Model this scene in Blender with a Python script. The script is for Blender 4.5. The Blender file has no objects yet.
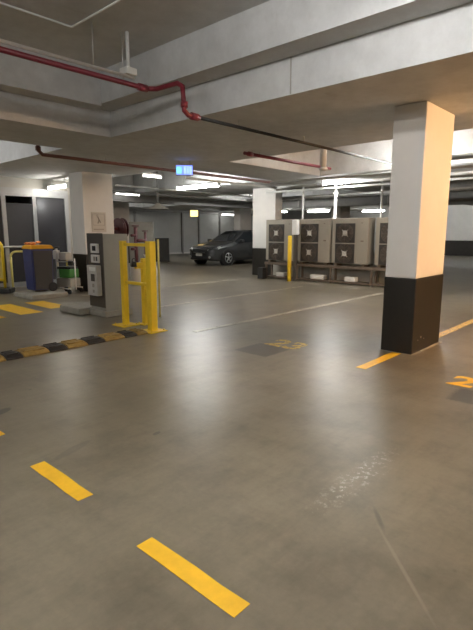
import bpy, bmesh, math, random
from mathutils import Vector, Matrix
random.seed(7)
PI = math.pi
col = bpy.context.scene.collection
sc = bpy.context.scene

# ------------------------------------------------------------ materials
def new_mat(name):
    m = bpy.data.materials.new(name); m.use_nodes = True
    nt = m.node_tree; b = nt.nodes['Principled BSDF']
    return m, nt, b
def N(nt, t, **kw):
    n = nt.nodes.new(t)
    for k, v in kw.items():
        setattr(n, k, v)
    return n
def L(nt, a, b): nt.links.new(a, b)
def noise(nt, scale, detail=4, rough=.55, coord='geo', stretch=None):
    if coord == 'geo':
        c = N(nt, 'ShaderNodeNewGeometry').outputs['Position']
    else:
        c = N(nt, 'ShaderNodeTexCoord').outputs['Object']
    if stretch:
        mp = N(nt, 'ShaderNodeMapping'); mp.inputs['Scale'].default_value = stretch[:3]
        if len(stretch) > 3: mp.inputs['Rotation'].default_value = (0, 0, stretch[3])
        L(nt, c, mp.inputs[0]); c = mp.outputs[0]
    n = N(nt, 'ShaderNodeTexNoise'); n.inputs['Scale'].default_value = scale
    n.inputs['Detail'].default_value = detail; n.inputs['Roughness'].default_value = rough
    L(nt, c, n.inputs['Vector']); return n.outputs[0]
def ramp(nt, src, stops):
    r = N(nt, 'ShaderNodeValToRGB'); e = r.color_ramp.elements
    while len(e) < len(stops): e.new(.5)
    for i, (p, c) in enumerate(stops):
        e[i].position = p; e[i].color = (c if len(c) == 4 else (*c, 1)) if isinstance(c, tuple) else (c, c, c, 1)
    L(nt, src, r.inputs[0]); return r.outputs[0]
def mix(nt, fac, a, b, mode='MIX'):
    m = N(nt, 'ShaderNodeMix', data_type='RGBA', blend_type=mode)
    for i, v in ((0, fac), (6, a), (7, b)):
        if hasattr(v, 'links'): L(nt, v, m.inputs[i])
        elif isinstance(v, (int, float)): m.inputs[i].default_value = v
        else: m.inputs[i].default_value = (*v, 1)
    return m.outputs[2]
def math_(nt, op, a, b=None, clamp=False):
    m = N(nt, 'ShaderNodeMath', operation=op); m.use_clamp = clamp
    for i, v in ((0, a), (1, b)):
        if v is None: continue
        if hasattr(v, 'links'): L(nt, v, m.inputs[i])
        else: m.inputs[i].default_value = v
    return m.outputs[0]
def paint(name, c, rough=.5, metal=0., var=.12, scale=6, bump=0., wear=None, wscale=14, wthr=.62, coat=0.):
    m, nt, b = new_mat(name)
    n = noise(nt, scale, 5, .6, 'obj')
    lo = tuple(x*(1-var) for x in c); hi = tuple(min(1, x*(1+var)) for x in c)
    out = ramp(nt, n, [(.3, lo), (.7, hi)])
    if wear:
        w = noise(nt, wscale, 6, .65, 'obj')
        out = mix(nt, ramp(nt, w, [(wthr, 0.), (wthr+.06, 1.)]), out, wear)
    L(nt, out, b.inputs['Base Color'])
    b.inputs['Roughness'].default_value = rough; b.inputs['Metallic'].default_value = metal
    b.inputs['Coat Weight'].default_value = coat
    if bump:
        bp = N(nt, 'ShaderNodeBump'); bp.inputs['Strength'].default_value = bump; bp.inputs['Distance'].default_value = .01
        L(nt, noise(nt, scale*8, 4, .6, 'obj'), bp.inputs['Height']); L(nt, bp.outputs[0], b.inputs['Normal'])
    return m
def emit(name, c, s):
    m, nt, b = new_mat(name)
    b.inputs['Base Color'].default_value = (.9, .9, .88, 1)
    b.inputs['Emission Color'].default_value = (*c, 1); b.inputs['Emission Strength'].default_value = s
    return m

def floor_mat():
    m, nt, b = new_mat('polished_concrete')
    big = noise(nt, .55, 6, .6)
    c = ramp(nt, big, [(.30, (.150, .128, .088)), (.5, (.188, .164, .119)), (.72, (.24, .213, .161))])
    med = noise(nt, 2.6, 8, .65)
    c = mix(nt, .8, c, ramp(nt, med, [(.28, .6), (.5, 1.), (.75, 1.22)]), 'MULTIPLY')
    fine = noise(nt, 34, 5, .7)
    c = mix(nt, .55, c, ramp(nt, fine, [(.3, .86), (.7, 1.12)]), 'MULTIPLY')
    # trowel swirls / tyre drag streaks
    st = noise(nt, 2.2, 5, .6, 'geo', (1., 7., 1., .75))
    c = mix(nt, .6, c, ramp(nt, st, [(.3, .84), (.52, 1.), (.78, 1.1)]), 'MULTIPLY')
    st2 = noise(nt, 1.6, 4, .6, 'geo', (9., 1., 1., .2))
    c = mix(nt, .4, c, ramp(nt, st2, [(.35, .86), (.55, 1.)]), 'MULTIPLY')
    # small dark spots
    v = N(nt, 'ShaderNodeTexVoronoi'); v.inputs['Scale'].default_value = 1.5
    g = N(nt, 'ShaderNodeNewGeometry'); L(nt, g.outputs['Position'], v.inputs['Vector'])
    c = mix(nt, ramp(nt, v.outputs['Distance'], [(.018, .75), (.034, 0.)]), c, (.045, .040, .035))
    sep = N(nt, 'ShaderNodeSeparateXYZ'); L(nt, g.outputs['Position'], sep.inputs[0])
    X, Y = sep.outputs[0], sep.outputs[1]
    def ell(cx, cy, ax, ay, ang, soft):
        ca, sa = math.cos(ang), math.sin(ang)
        dx = math_(nt, 'SUBTRACT', X, cx); dy = math_(nt, 'SUBTRACT', Y, cy)
        u = math_(nt, 'DIVIDE', math_(nt, 'ADD', math_(nt, 'MULTIPLY', dx, ca), math_(nt, 'MULTIPLY', dy, sa)), ax)
        w = math_(nt, 'DIVIDE', math_(nt, 'SUBTRACT', math_(nt, 'MULTIPLY', dy, ca), math_(nt, 'MULTIPLY', dx, sa)), ay)
        d = math_(nt, 'SQRT', math_(nt, 'ADD', math_(nt, 'MULTIPLY', u, u), math_(nt, 'MULTIPLY', w, w)))
        return math_(nt, 'DIVIDE', math_(nt, 'SUBTRACT', 1., d), soft, True)
    # white scuffs
    sp = noise(nt, 26, 6, .75)
    f = math_(nt, 'MULTIPLY', ell(2.36, 1.2, .58, .11, .0, .7), ramp(nt, sp, [(.53, 0.), (.62, 1.)]))
    c = mix(nt, math_(nt, 'MULTIPLY', f, .8), c, (.52, .50, .44))
    # drag groove
    gr = ell(1.80, .70, .36, .012, math.atan2(.47, .46), .6)
    c = mix(nt, math_(nt, 'MULTIPLY', gr, .45), c, (.30, .27, .21))
    gr2 = ell(2.06, .93, .12, .016, .7, .6)
    c = mix(nt, math_(nt, 'MULTIPLY', gr2, .6), c, (.07, .06, .05))
    # oil stains and painted-out dark patches beside bay numbers
    def rect(cx, cy, ax, ay, soft):
        u = math_(nt, 'DIVIDE', math_(nt, 'ABSOLUTE', math_(nt, 'SUBTRACT', X, cx)), ax)
        w = math_(nt, 'DIVIDE', math_(nt, 'ABSOLUTE', math_(nt, 'SUBTRACT', Y, cy)), ay)
        d = math_(nt, 'ADD', math_(nt, 'MAXIMUM', u, w), math_(nt, 'MULTIPLY', math_(nt, 'SUBTRACT', fine, .5), .35))
        return math_(nt, 'DIVIDE', math_(nt, 'SUBTRACT', 1., d), soft, True)
    for (x, y, a, bb) in ((4.33, 3.54, .26, .26), (4.25, 1.05, .20, .26)):
        c = mix(nt, math_(nt, 'MULTIPLY', rect(x, y, a, bb, .12), .8), c, (.048, .046, .043))
    for (x, y, a, bb, an, k) in ((1.38, 3.78, .10, .05, .5, .85), (1.95, 2.55, .04, .02, .2, .7), 
                                 (1.42, 2.75, .18, .04, .3, .25), (2.4, 3.4, .5, .25, .8, .22), (3.2, 1.6, .35, .6, .3, .18)):
        c = mix(nt, math_(nt, 'MULTIPLY', ell(x, y, a, bb, an, .25), k), c, (.055, .052, .048))
    # soft pale ovals painted in for the lamp reflections on the aisle floor
    for (x, y, a, bb, an, k) in ((2.85, 2.75, .75, .42, .8, .22), (3.85, 2.35, .5, .25, 0.8, .2), (3.9, 6.9, 1., .5, .9, .2)):
        c = mix(nt, math_(nt, 'MULTIPLY', ell(x, y, a, bb, an, 1.), k), c, (.36, .35, .31))
    L(nt, c, b.inputs['Base Color'])
    r = mix(nt, .5, ramp(nt, big, [(.2, .30), (.8, .37)]), ramp(nt, med, [(.2, .29), (.8, .38)]))
    L(nt, r, b.inputs['Roughness'])
    b.inputs['Specular IOR Level'].default_value = .55
    bp = N(nt, 'ShaderNodeBump'); bp.inputs['Strength'].default_value = .10; bp.inputs['Distance'].default_value = .02
    L(nt, med, bp.inputs['Height']); L(nt, bp.outputs[0], b.inputs['Normal'])
    return m
def ceiling_mat():
    m, nt, b = new_mat('cast_concrete')
    c = ramp(nt, noise(nt, .7, 6, .6), [(.3, (.50, .51, .51)), (.7, (.63, .64, .64))])
    c = mix(nt, .6, c, ramp(nt, noise(nt, 5, 7, .7), [(.3, .76), (.7, 1.1)]), 'MULTIPLY')
    sp = noise(nt, 3.2, 6, .7, 'geo', (1, 1, .4))
    c = mix(nt, ramp(nt, sp, [(.62, 0.), (.72, .5)]), c, (.38, .37, .355))
    L(nt, c, b.inputs['Base Color']); b.inputs['Roughness'].default_value = .85
    bp = N(nt, 'ShaderNodeBump'); bp.inputs['Strength'].default_value = .35; bp.inputs['Distance'].default_value = .03
    L(nt, noise(nt, 3., 5, .5), bp.inputs['Height']); L(nt, bp.outputs[0], b.inputs['Normal'])
    return m

M = {}
M['floor'] = floor_mat()
M['ceil'] = ceiling_mat()
M['wall_grey'] = paint('grey_wall_panel', (.46, .475, .465), .6, var=.06, scale=1.5)
M['wall_white'] = paint('white_painted_blockwork', (.74, .73, .71), .7, var=.05, scale=2)
M['wall_black'] = paint('black_painted_dado', (.035, .032, .028), .5, var=.2)
M['wall_conc'] = paint('bare_concrete_wall', (.32, .31, .28), .85, var=.12, scale=1)
M['col_white'] = paint('white_column_paint', (.66, .645, .61), .55, var=.035, scale=3, bump=.05)
M['col_black'] = paint('black_column_paint', (.013, .011, .008), .5, var=.25, scale=4, wear=(.16, .14, .11), wscale=9, wthr=.74)
M['yellow_paint'] = paint('yellow_marking_paint', (.82, .48, .02), .5, var=.1, scale=9, wear=(.50, .32, .06), wscale=7, wthr=.68)
M['yellow_worn'] = paint('worn_yellow_marking_paint', (.62, .43, .10), .5, var=.2, scale=6, wear=(.25, .2, .12), wscale=22, wthr=.52)
M['white_worn'] = paint('worn_white_marking_paint', (.40, .37, .30), .5, var=.2, scale=3, wear=(.2, .18, .14), wscale=9, wthr=.54)
M['yellow_steel'] = paint('yellow_powdercoat', (.86, .60, .03), .42, var=.06, scale=4, wear=(.45, .30, .05), wscale=20, wthr=.74)
M['yellow_pale'] = paint('faded_yellow_powdercoat', (.66, .56, .16), .45, var=.1)
M['yellow_mesh'] = paint('mustard_panel', (.50, .38, .10), .6, var=.15)
M['hump_yellow'] = paint('dusty_yellow_rubber', (.26, .175, .045), .65, var=.3, scale=12)
M['hump_black'] = paint('black_rubber', (.022, .021, .02), .6, var=.25, scale=12)
M['red_pipe'] = paint('red_sprinkler_pipe', (.19, .02, .032), .35, var=.1, scale=3)
M['brown_pipe'] = paint('dull_red_pipe', (.16, .06, .045), .5, var=.15, scale=3)
M['white_pipe'] = paint('white_lagging', (.72, .72, .70), .5, var=.05)
M['grey_pipe'] = paint('galvanised_conduit', (.48, .48, .46), .4, .6, var=.1)
M['duct'] = paint('grey_duct_metal', (.28, .28, .27), .5, .3, var=.1, scale=2)
M['ac_case'] = paint('beige_grey_enamel', (.27, .245, .20), .45, var=.04, scale=3)
M['ac_dark'] = paint('dark_fan_grille', (.03, .025, .02), .6, var=.15)
M['ac_hub'] = paint('pale_fan_hub', (.45, .43, .39), .4, var=.05)
M['rail'] = paint('rusty_brown_steel', (.15, .115, .085), .6, .3, var=.25)
M['steel'] = paint('galvanised_steel', (.45, .44, .41), .45, .5, var=.12)
M['car'] = paint('dark_charcoal_car_paint', (.095, .10, .105), .25, .4, var=.04, coat=.6)
M['glass_dark'] = paint('tinted_car_glass', (.02, .024, .028), .05, var=.02)
M['chrome'] = paint('bright_alloy', (.62, .62, .62), .28, .9, var=.04)
M['lens'] = paint('headlight_lens', (.72, .74, .74), .12, .2, var=.04)
M['tyre'] = paint('tyre_rubber', (.02, .02, .02), .8, var=.15)
M['plastic_black'] = paint('black_plastic', (.022, .022, .022), .5, var=.15)
M['plate'] = paint('white_number_plate', (.7, .7, .67), .4, var=.03)
M['bin_blue'] = paint('navy_blue_bin_plastic', (.030, .042, .14), .42, var=.08)
M['bin_dark'] = paint('dark_bin_plastic', (.035, .034, .034), .5, var=.08)
M['bin_lid'] = paint('yellow_bin_lid', (.72, .36, .02), .45, var=.08)
M['orange'] = paint('orange_cloth', (.85, .28, .08), .7, var=.2, scale=20)
M['kerb'] = paint('light_concrete_block', (.34, .32, .27), .8, var=.12, scale=8, bump=.2)
M['station_dark'] = paint('dark_grey_enamel', (.075, .065, .055), .4, var=.08)
M['station_grey'] = paint('light_grey_cabinet', (.33, .32, .28), .5, var=.06, scale=3)
M['box_grey'] = paint('pale_grey_box', (.52, .50, .46), .4, var=.06)
M['box_white'] = paint('white_faceplate', (.75, .74, .70), .4, var=.04)
M['screen'] = paint('dark_window', (.05, .05, .05), .2, var=.1)
M['paper'] = paint('faded_paper', (.52, .48, .42), .7, var=.05)
M['ink'] = paint('grey_print', (.33, .30, .26), .7, var=.1)
M['frame_al'] = paint('grey_aluminium_frame', (.33, .335, .34), .45, .3, var=.06)
M['glass_shop'] = paint('dark_tinted_glazing', (.045, .045, .05), .12, var=.1, scale=1)
M['door_blue'] = paint('dim_blue_grey_door', (.13, .13, .17), .4, var=.1, scale=1)
M['green'] = paint('green_box_plastic', (.07, .26, .05), .5, var=.1)
M['hose_red'] = paint('dark_red_reel', (.07, .016, .018), .45, var=.15)
M['cab_dark'] = paint('dark_green_grey_cabinet', (.045, .05, .048), .5, var=.1)
M['cab_grey'] = paint('light_grey_switchboard', (.22, .22, .20), .5, var=.06)
M['lamp_body'] = paint('white_lamp_housing', (.72, .72, .70), .5, var=.04)
M['sign_frame'] = paint('grey_sign_case', (.2, .2, .2), .5)
# lamps
M['tube_cool'] = emit('tube_cool', (1., .98, .94), 20)
M['tube_far'] = emit('tube_far', (1., .97, .92), 22)
M['tube_main'] = emit('tube_main', (1., .98, .95), 27)
M['tube_bright'] = emit('tube_bright', (1., .99, .96), 27)
M['tube_left'] = emit('tube_left', (1., .95, .86), 14)
M['tube_units'] = emit('tube_units', (1., .99, .96), 55)
M['tube_dim'] = emit('tube_dim', (1., .97, .92), 3.)
M['tube_warm'] = emit('tube_warm', (1., .57, .27), 165)
M['sign_blue'] = emit('sign_blue', (.01, .11, .7), .5)
M['sign_green'] = emit('sign_green', (.03, .45, .7), .7)
M['sign_white'] = emit('sign_white', (.2, .45, 1.), .6)
M['sign_yellow'] = emit('sign_yellow', (1., .66, .2), .9)

# ------------------------------------------------------------ mesh helpers
def nb(): return bmesh.new()
def add_box(bm, x0, x1, y0, y1, z0, z1, mi=0, bev=0.):
    vs = [bm.verts.new((x, y, z)) for z in (z0, z1) for y in (y0, y1) for x in (x0, x1)]
    fs = []
    for idx in ((0, 2, 3, 1), (4, 5, 7, 6), (0, 1, 5, 4), (2, 6, 7, 3), (0, 4, 6, 2), (1, 3, 7, 5)):
        f = bm.faces.new([vs[i] for i in idx]); f.material_index = mi; fs.append(f)
    if bev > 0:
        es = list({e for f in fs for e in f.edges})
        bmesh.ops.bevel(bm, geom=es, offset=bev, segments=2, affect='EDGES', profile=.5)
    return vs
def frame_of(d):
    d = d.normalized(); a = Vector((0, 0, 1)) if abs(d.z) < .9 else Vector((1, 0, 0))
    u = d.cross(a).normalized(); return u, d.cross(u).normalized()
def add_tube(bm, pts, r, n=10, cap=True, mi=0, smooth=True):
    pts = [Vector(p) for p in pts]; rings = []
    for i, p in enumerate(pts):
        d = (pts[min(i+1, len(pts)-1)] - pts[max(i-1, 0)])
        if i and i < len(pts)-1: d = (pts[i+1]-p).normalized() + (p-pts[i-1]).normalized()
        if i == 0: u, v = frame_of(d)
        else:
            d = d.normalized(); u = (u - d*u.dot(d)).normalized(); v = d.cross(u)
        rr = r[i] if isinstance(r, (list, tuple)) else r
        rings.append([bm.verts.new(p + u*rr*math.cos(2*PI*k/n) + v*rr*math.sin(2*PI*k/n)) for k in range(n)])
    for a, b in zip(rings, rings[1:]):
        for k in range(n):
            f = bm.faces.new((a[k], a[(k+1) % n], b[(k+1) % n], b[k])); f.material_index = mi; f.smooth = smooth
    if cap:
        f = bm.faces.new(rings[0][::-1]); f.material_index = mi
        f = bm.faces.new(rings[-1]); f.material_index = mi
def arc(c, r, a0, a1, n, ax='xz'):
    o = []
    for i in range(n+1):
        a = a0+(a1-a0)*i/n; p = list(c)
        i0, i1 = 'xyz'.index(ax[0]), 'xyz'.index(ax[1])
        p[i0] += r*math.cos(a); p[i1] += r*math.sin(a); o.append(tuple(p))
    return o
def add_torus(bm, c, R, r, axis='x', n=28, m=6):
    c = Vector(c); rings = []
    for i in range(n):
        a = 2*PI*i/n
        if axis == 'x': d = Vector((0, math.cos(a), math.sin(a))); w = Vector((1, 0, 0))
        elif axis == 'y': d = Vector((math.cos(a), 0, math.sin(a))); w = Vector((0, 1, 0))
        else: d = Vector((math.cos(a), math.sin(a), 0)); w = Vector((0, 0, 1))
        rings.append([bm.verts.new(c + d*(R + r*math.cos(2*PI*k/m)) + w*r*math.sin(2*PI*k/m)) for k in range(m)])
    for i in range(n):
        a, b = rings[i], rings[(i+1) % n]
        for k in range(m):
            f = bm.faces.new((a[k], a[(k+1) % m], b[(k+1) % m], b[k])); f.smooth = True
SPLIT = {'hanger', 'side_window', 'pictogram', 'outlet', 'paint_chip', 'pane', 'sill_trim', 'wheel_arch'}
def islands(bm):
    seen = set(); out = []
    for v in bm.verts:
        if v in seen: continue
        st = [v]; seen.add(v); comp = []
        while st:
            a = st.pop(); comp.append(a)
            for e in a.link_edges:
                b = e.other_vert(a)
                if b not in seen: seen.add(b); st.append(b)
        out.append(comp)
    return out
def obj(name, bm, mats, parent=None, label=None):
    if name in SPLIT and parent is not None:
        isl = islands(bm)
        if len(isl) > 1:            # every separate piece is a part of its own
            for comp in isl:
                b2 = bmesh.new(); mp = {v: b2.verts.new(v.co) for v in comp}
                for f in bm.faces:
                    if f.verts[0] in mp:
                        g = b2.faces.new([mp[v] for v in f.verts]); g.smooth = f.smooth; g.material_index = f.material_index
                last = obj(name, b2, mats, parent, label)
            bm.free(); return last
    me = bpy.data.meshes.new(name)
    bmesh.ops.recalc_face_normals(bm, faces=bm.faces)
    bm.to_mesh(me); bm.free()
    for m in (mats if isinstance(mats, (list, tuple)) else [mats]): me.materials.append(m)
    o = bpy.data.objects.new(name, me); col.objects.link(o)
    if parent: o.parent = parent
    if label: o['label'] = label
    return o
def tag(o, label, cat, group=None):
    o['label'] = label; o['category'] = cat
    if group: o['group'] = group
    return o
def thing(name, label, cat, loc=(0, 0, 0), rz=0., group=None):
    o = bpy.data.objects.new(name, None); col.objects.link(o)
    o.empty_display_size = .2
    o.location = loc; o.rotation_euler = (0, 0, rz)
    return tag(o, label, cat, group)
def struct(name, bm, m, parent=None):
    o = obj(name, bm, m, parent)
    if parent is None: o['kind'] = 'structure'
    return o
def boxo(name, b, m, parent=None, bev=0., label=None):
    bm = nb(); add_box(bm, *b, bev=bev); return obj(name, bm, m, parent, label)
def dup(root, loc=None, rz=None, label=None, group=None):
    r = root.copy(); col.objects.link(r)
    if loc: r.location = loc
    if rz is not None: r.rotation_euler = (0, 0, rz)
    if label: r['label'] = label
    if group: r['group'] = group
    for ch in list(root.children):
        c = ch.copy(); col.objects.link(c); c.parent = r
        for g in ch.children:
            d = g.copy(); col.objects.link(d); d.parent = c
    return r

# ------------------------------------------------------------ room shell
SOF, TOP = 2.77, 3.55
XB = [-5, 4.15, 7.1, 10.4, 13.4, 16.7, 19.7, 23, 26, 30]
YB = [-8, -3, 6.3, 6.7, 7.73, 8.2, 14.5, 16, 22.5, 24]
def is_bay(i, j):
    y0 = YB[j]
    if i == 0: return (-3 <= y0 < 6.3) or (7.73 <= y0 < 14.5)
    if i in (2, 4, 6, 8): return (-3 <= y0 < 6.7) or (8.2 <= y0 < 14.5) or (16 <= y0 < 22.5)
    return False
bm = nb(); add_box(bm, -5, 30, -8, 24, -.2, 0); struct('floor', bm, M['floor'])
bm = nb()
nx, ny = len(XB)-1, len(YB)-1
B = [[is_bay(i, j) for j in range(ny)] for i in range(nx)]
for i in range(nx):
    for j in range(ny):
        x0, x1, y0, y1 = XB[i], XB[i+1], YB[j], YB[j+1]; z = TOP if B[i][j] else SOF
        bm.faces.new([bm.verts.new(p) for p in ((x0, y0, z), (x0, y1, z), (x1, y1, z), (x1, y0, z))])
        if i+1 < nx and B[i][j] != B[i+1][j]:
            bm.faces.new([bm.verts.new(p) for p in ((x1, y0, SOF), (x1, y1, SOF), (x1, y1, TOP), (x1, y0, TOP))])
        if j+1 < ny and B[i][j] != B[i][j+1]:
            bm.faces.new([bm.verts.new(p) for p in ((x0, y1, SOF), (x1, y1, SOF), (x1, y1, TOP), (x0, y1, TOP))])
bmesh.ops.remove_doubles(bm, verts=bm.verts, dist=.0005)
add_box(bm, -5, 30, -8, 24, TOP+.005, TOP+.3)
# stepped ledges along the head of the near bay (chamfered, slightly irregular)
add_box(bm, 3.84, 4.149, -3, 6.3, 3.13, TOP+.002)
add_box(bm, -5, 3.839, 6.02, 6.299, 3.10, TOP+.002)
ceil = struct('ceiling', bm, M['ceil'])
# casting joints of the stepped beam
for k, y in enumerate((3.05, -.4)):
    bm = nb(); add_box(bm, 4.143, 4.149, y, y+.014, 2.775, 3.12); struct('trim_%d' % (k+2), bm, M['wall_conc'])
# formwork joints / conduits cast on the near ceiling
bm = nb(); add_tube(bm, [(-2.4, 4.98, 3.535), (2.86, 4.98, 3.535), (2.86, 1.2, 3.535)], .012, 6)
tag(obj('ceiling_conduit', bm, M['lamp_body']), 'thin pale conduit turning a corner on the upper left ceiling', 'conduit')

def wall(name, b, m): bm = nb(); add_box(bm, *b); return struct(name, bm, m)
wall('wall_near_left', (-5.2, -5, -8, 24, -.2, 3.85), M['wall_conc'])
wall('wall_near_right', (-5, 30, -8.2, -8, -.2, 3.85), M['wall_conc'])
# far wall : grey cladding panels with posts, white far wall with black dado
wall('wall_far', (-5, 30, 24, 24.2, -.2, 3.85), M['wall_grey'])
bm = nb()
for x in (13.5, 17.2, 20.9, 22.4, 24.4, 27.3): add_box(bm, x-.06, x+.06, 23.9, 23.999, 0, 2.75)
add_box(bm, 10, 29.9, 23.92, 23.998, 2.6, 2.75)
struct('trim_1', bm, M['duct'])
bm = nb(); add_box(bm, 10, 29.9, 23.93, 23.999, 0, .09); struct('baseboard_far', bm, M['wall_white'])
bm = nb(); add_box(bm, 30, 30.2, -8, 11, .9, 3.85, 0); add_box(bm, 30, 30.2, -8, 11, -.2, .9, 1)
struct('wall_far_right', bm, [M['wall_white'], M['wall_black']])
bm = nb(); add_box(bm, 30, 30.2, 11, 24, -.2, 3.85); struct('wall_far_middle', bm, M['duct'])

# glazed shopfront on the left, beyond the bins
def shopfront():
    y = 12.5
    bm = nb(); add_box(bm, -5, 6.75, y+.06, y+.2, 2.42, 2.768); struct('wall_shopfront_head', bm, M['wall_conc'])
    bm = nb()
    add_box(bm, -1, 6.75, y-.05, y+.05, 2.30, 2.50)
    for x in (3.9, 5.02, 5.80, 6.70): add_box(bm, x-.05, x+.05, y-.05, y+.05, 0, 2.3)
    add_box(bm, -1, 6.75, y-.04, y+.04, 0, .12)
    w = struct('window_1', bm, M['frame_al'])
    bm = nb(); add_box(bm, 5.85, 6.65, y-.01, y+.01, .12, 2.3); add_box(bm, -1, 3.85, y-.01, y+.01, .12, 2.3)
    obj('pane', bm, M['glass_shop'], w)
    bm = nb(); add_box(bm, 5.07, 5.75, y-.02, y+.02, .12, 2.05); add_box(bm, 5.07, 5.75, y-.03, y+.03, 2.05, 2.12); d1 = struct('door_1', bm, M['glass_shop'])
    bm = nb(); add_box(bm, 3.95, 4.97, y-.02, y+.02, .12, 2.28); d2 = struct('door_2', bm, M['glass_shop'])
    bm = nb(); add_box(bm, 4.25, 4.75, y-.035, y-.021, .3, 2.0); obj('door_panel', bm, M['door_blue'], d2)
    bm = nb(); add_tube(bm, [(3.98, y-.08, 1.03), (5.7, y-.08, 1.03)], .025, 8)
    for x in (4.05, 4.95, 5.6): add_box(bm, x-.015, x+.015, y-.08, y-.02, 1.01, 1.05)
    obj('push_bar', bm, M['grey_pipe'], d2)
    bm = nb(); add_box(bm, 6.75, 6.95, y, 23.99, 0, 2.768); struct('wall_left', bm, M['wall_conc'])
shopfront()

# ------------------------------------------------------------ columns
def column(x, y, label, sx=.85, sy=.44, top=SOF, band=.88, group=None, white=True):
    t = thing('concrete_column', label, 'column', (x+sx/2, y+sy/2, 0), 0, group)
    a, b = sx/2, sy/2
    bm = nb(); add_box(bm, -a, a, -b, b, band, top-.002, bev=.012); obj('shaft', bm, M['col_white'], t)
    bm = nb(); add_box(bm, -a-.006, a+.006, -b-.006, b+.006, .001, band, bev=.012); obj('painted_base', bm, M['col_black'], t, 'black painted base')
    return t
c1 = column(5.29, 2.11, 'near white column with tall black base standing on the yellow bay line at right', sy=.37)
bm = nb()
for (px, py, s) in ((-.20, -.1945, .022), (-.28, -.1945, .012), (-.1, -.1945, .01)):
    add_box(bm, px, px+s, py-.001, py+.004, .12+s*2, .12+s*3)
obj('paint_chip', bm, M['kerb'], c1)
bm = nb(); random.seed(3)
for k in range(22):
    x = -.43+k*.042; w_ = random.uniform(.004, .028); add_box(bm, x, x+.044, -.187-w_, -.186, .001, .006+random.uniform(0, .004))
for k in range(8):
    y = -.19+k*.048; w_ = random.uniform(.002, .014); add_box(bm, -.432-w_, -.431, y, y+.05, .001, .006)
obj('mortar_edge', bm, M['kerb'], c1, 'pale mortar crumbs along the foot')
column(5.9, 10.2, 'white column with a paper notice behind the grey intercom cabinet at left', sx=.80, sy=.60)
column(11.98, 9.33, 'white column with black base left of the outdoor air conditioning units', sx=.35, sy=.93)
column(18.3, 16.5, 'distant white column rising behind the parked dark car')
column(18.3, 10.75, 'distant white column seen above the beige air conditioning units')
column(12.0, 18.3, 'distant pale column seen just right of the hose reel')
column(18.3, 2.3, 'far white column largely hidden by the near column')

# ------------------------------------------------------------ lamps
GL = 'batten lamps under the car park ceiling'
def lamp(x, y, z, along, length, m, label, w=.16, group=None, hang=None):
    t = thing('ceiling_lamp', label, 'lamp', (x, y, z), 0 if along == 'x' else PI/2, group)
    h = length/2
    bm = nb(); add_box(bm, -h, h, -w*.3, w*.3, .018, .06, bev=.008)
    add_box(bm, -h-.012, -h, -w*.3, w*.3, -.06, .06); add_box(bm, h, h+.012, -w*.3, w*.3, -.06, .06)
    obj('housing', bm, M['lamp_body'], t)
    bm = nb(); add_tube(bm, [(-h+.002, 0, -.022), (h-.002, 0, -.022)], w*.22, 10)
    obj('diffuser', bm, m, t)
    if hang:
        bm = nb()
        for s in (-h*.7, h*.7): add_tube(bm, [(s, 0, .06), (s, 0, hang-z-.002)], .008, 6)
        obj('hanger', bm, M['grey_pipe'], t)
    return t
lamp(2.1, .9, 3.32, 'y', 1.5, M['tube_main'], 'batten lamp in the near ceiling bay, closest to the stepped beam', hang=TOP)
lamp(.5, 1.2, 3.32, 'y', 1.5, M['tube_main'], 'batten lamp in the near ceiling bay, farther from the stepped beam', hang=TOP)
lamp(-2.5, 3.0, 3.32, 'y', 1.5, M['tube_main'], 'batten lamp in the near ceiling bay by the left wall', hang=TOP)
lamp(9.6, 10.3, 2.70, 'y', 1.7, M['tube_bright'], 'brightest glowing batten lamp hanging below the blue sign', w=.22, hang=TOP)
lamp(6.2, 11.9, 2.56, 'y', .95, M['tube_left'], 'bright batten lamp left of the column with the notice', w=.16, hang=SOF)
lamp(9.2, 4.2, 3.40, 'y', 1.5, M['tube_cool'], 'lamp lighting the ceiling bay between the near and middle columns', hang=TOP)
lamp(9.9, 4.0, 2.6, 'y', .85, M['tube_units'], 'added fill lamp out of sight behind the near column, brightening the middle column', hang=TOP)  # extra lamp added out of sight to brighten the middle column and AC fronts
lamp(1.6, 10.0, 2.72, 'y', 1.5, M['tube_main'], 'lamp lighting the ceiling bay above the glazed shopfront', hang=TOP)
lamp(7.35, 9.5, 2.74, 'x', .55, M['tube_dim'], 'short dim batten lamp on the soffit left of the blue sign', w=.1, hang=SOF)
lamp(10.2, 14.6, 2.74, 'x', 1.0, M['tube_dim'], 'dim batten lamp seen above the red hose reel', w=.1, hang=SOF)
lamp(15.2, 12.6, 3.35, 'x', 1.5, M['tube_far'], 'lamp in the ceiling bay above the parked car', hang=TOP)
lamp(11.4, 6.85, 2.70, 'y', .8, M['tube_units'], 'short lamp on the soffit over the third air conditioning unit', hang=SOF, w=.1)
lamp(13.3+1.5, 19.8, 3.35, 'x', 1.5, M['tube_far'], 'lamp in the ceiling bay left of the parked car', hang=TOP)
lamp(23.6, 18.0, 2.66, 'x', 1.2, M['tube_far'], 'far batten lamp just above the left air conditioning unit', w=.2, hang=SOF)
lamp(25.2, 16.3, 2.66, 'y', 1.5, M['tube_far'], 'far batten lamp above the second air conditioning unit', w=.2, hang=TOP)
lamp(27.0, 13.6, 2.66, 'y', 1.4, M['tube_far'], 'far batten lamp above the third air conditioning unit', w=.2, hang=TOP)
lamp(24.4, 23.2, 2.6, 'x', 1.2, M['tube_dim'], 'small pale lamp on the far wall above the car roof', w=.2, hang=SOF)
lamp(27.0, 8.0, 3.3, 'y', 1.6, M['tube_units'], 'lamp near the white far wall right of the near column', hang=TOP)
lamp(6.9, -1.3, 2.6, 'x', 1.5, M['tube_warm'], 'warm lamp on the soffit to the right of the near column', hang=SOF)

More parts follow.
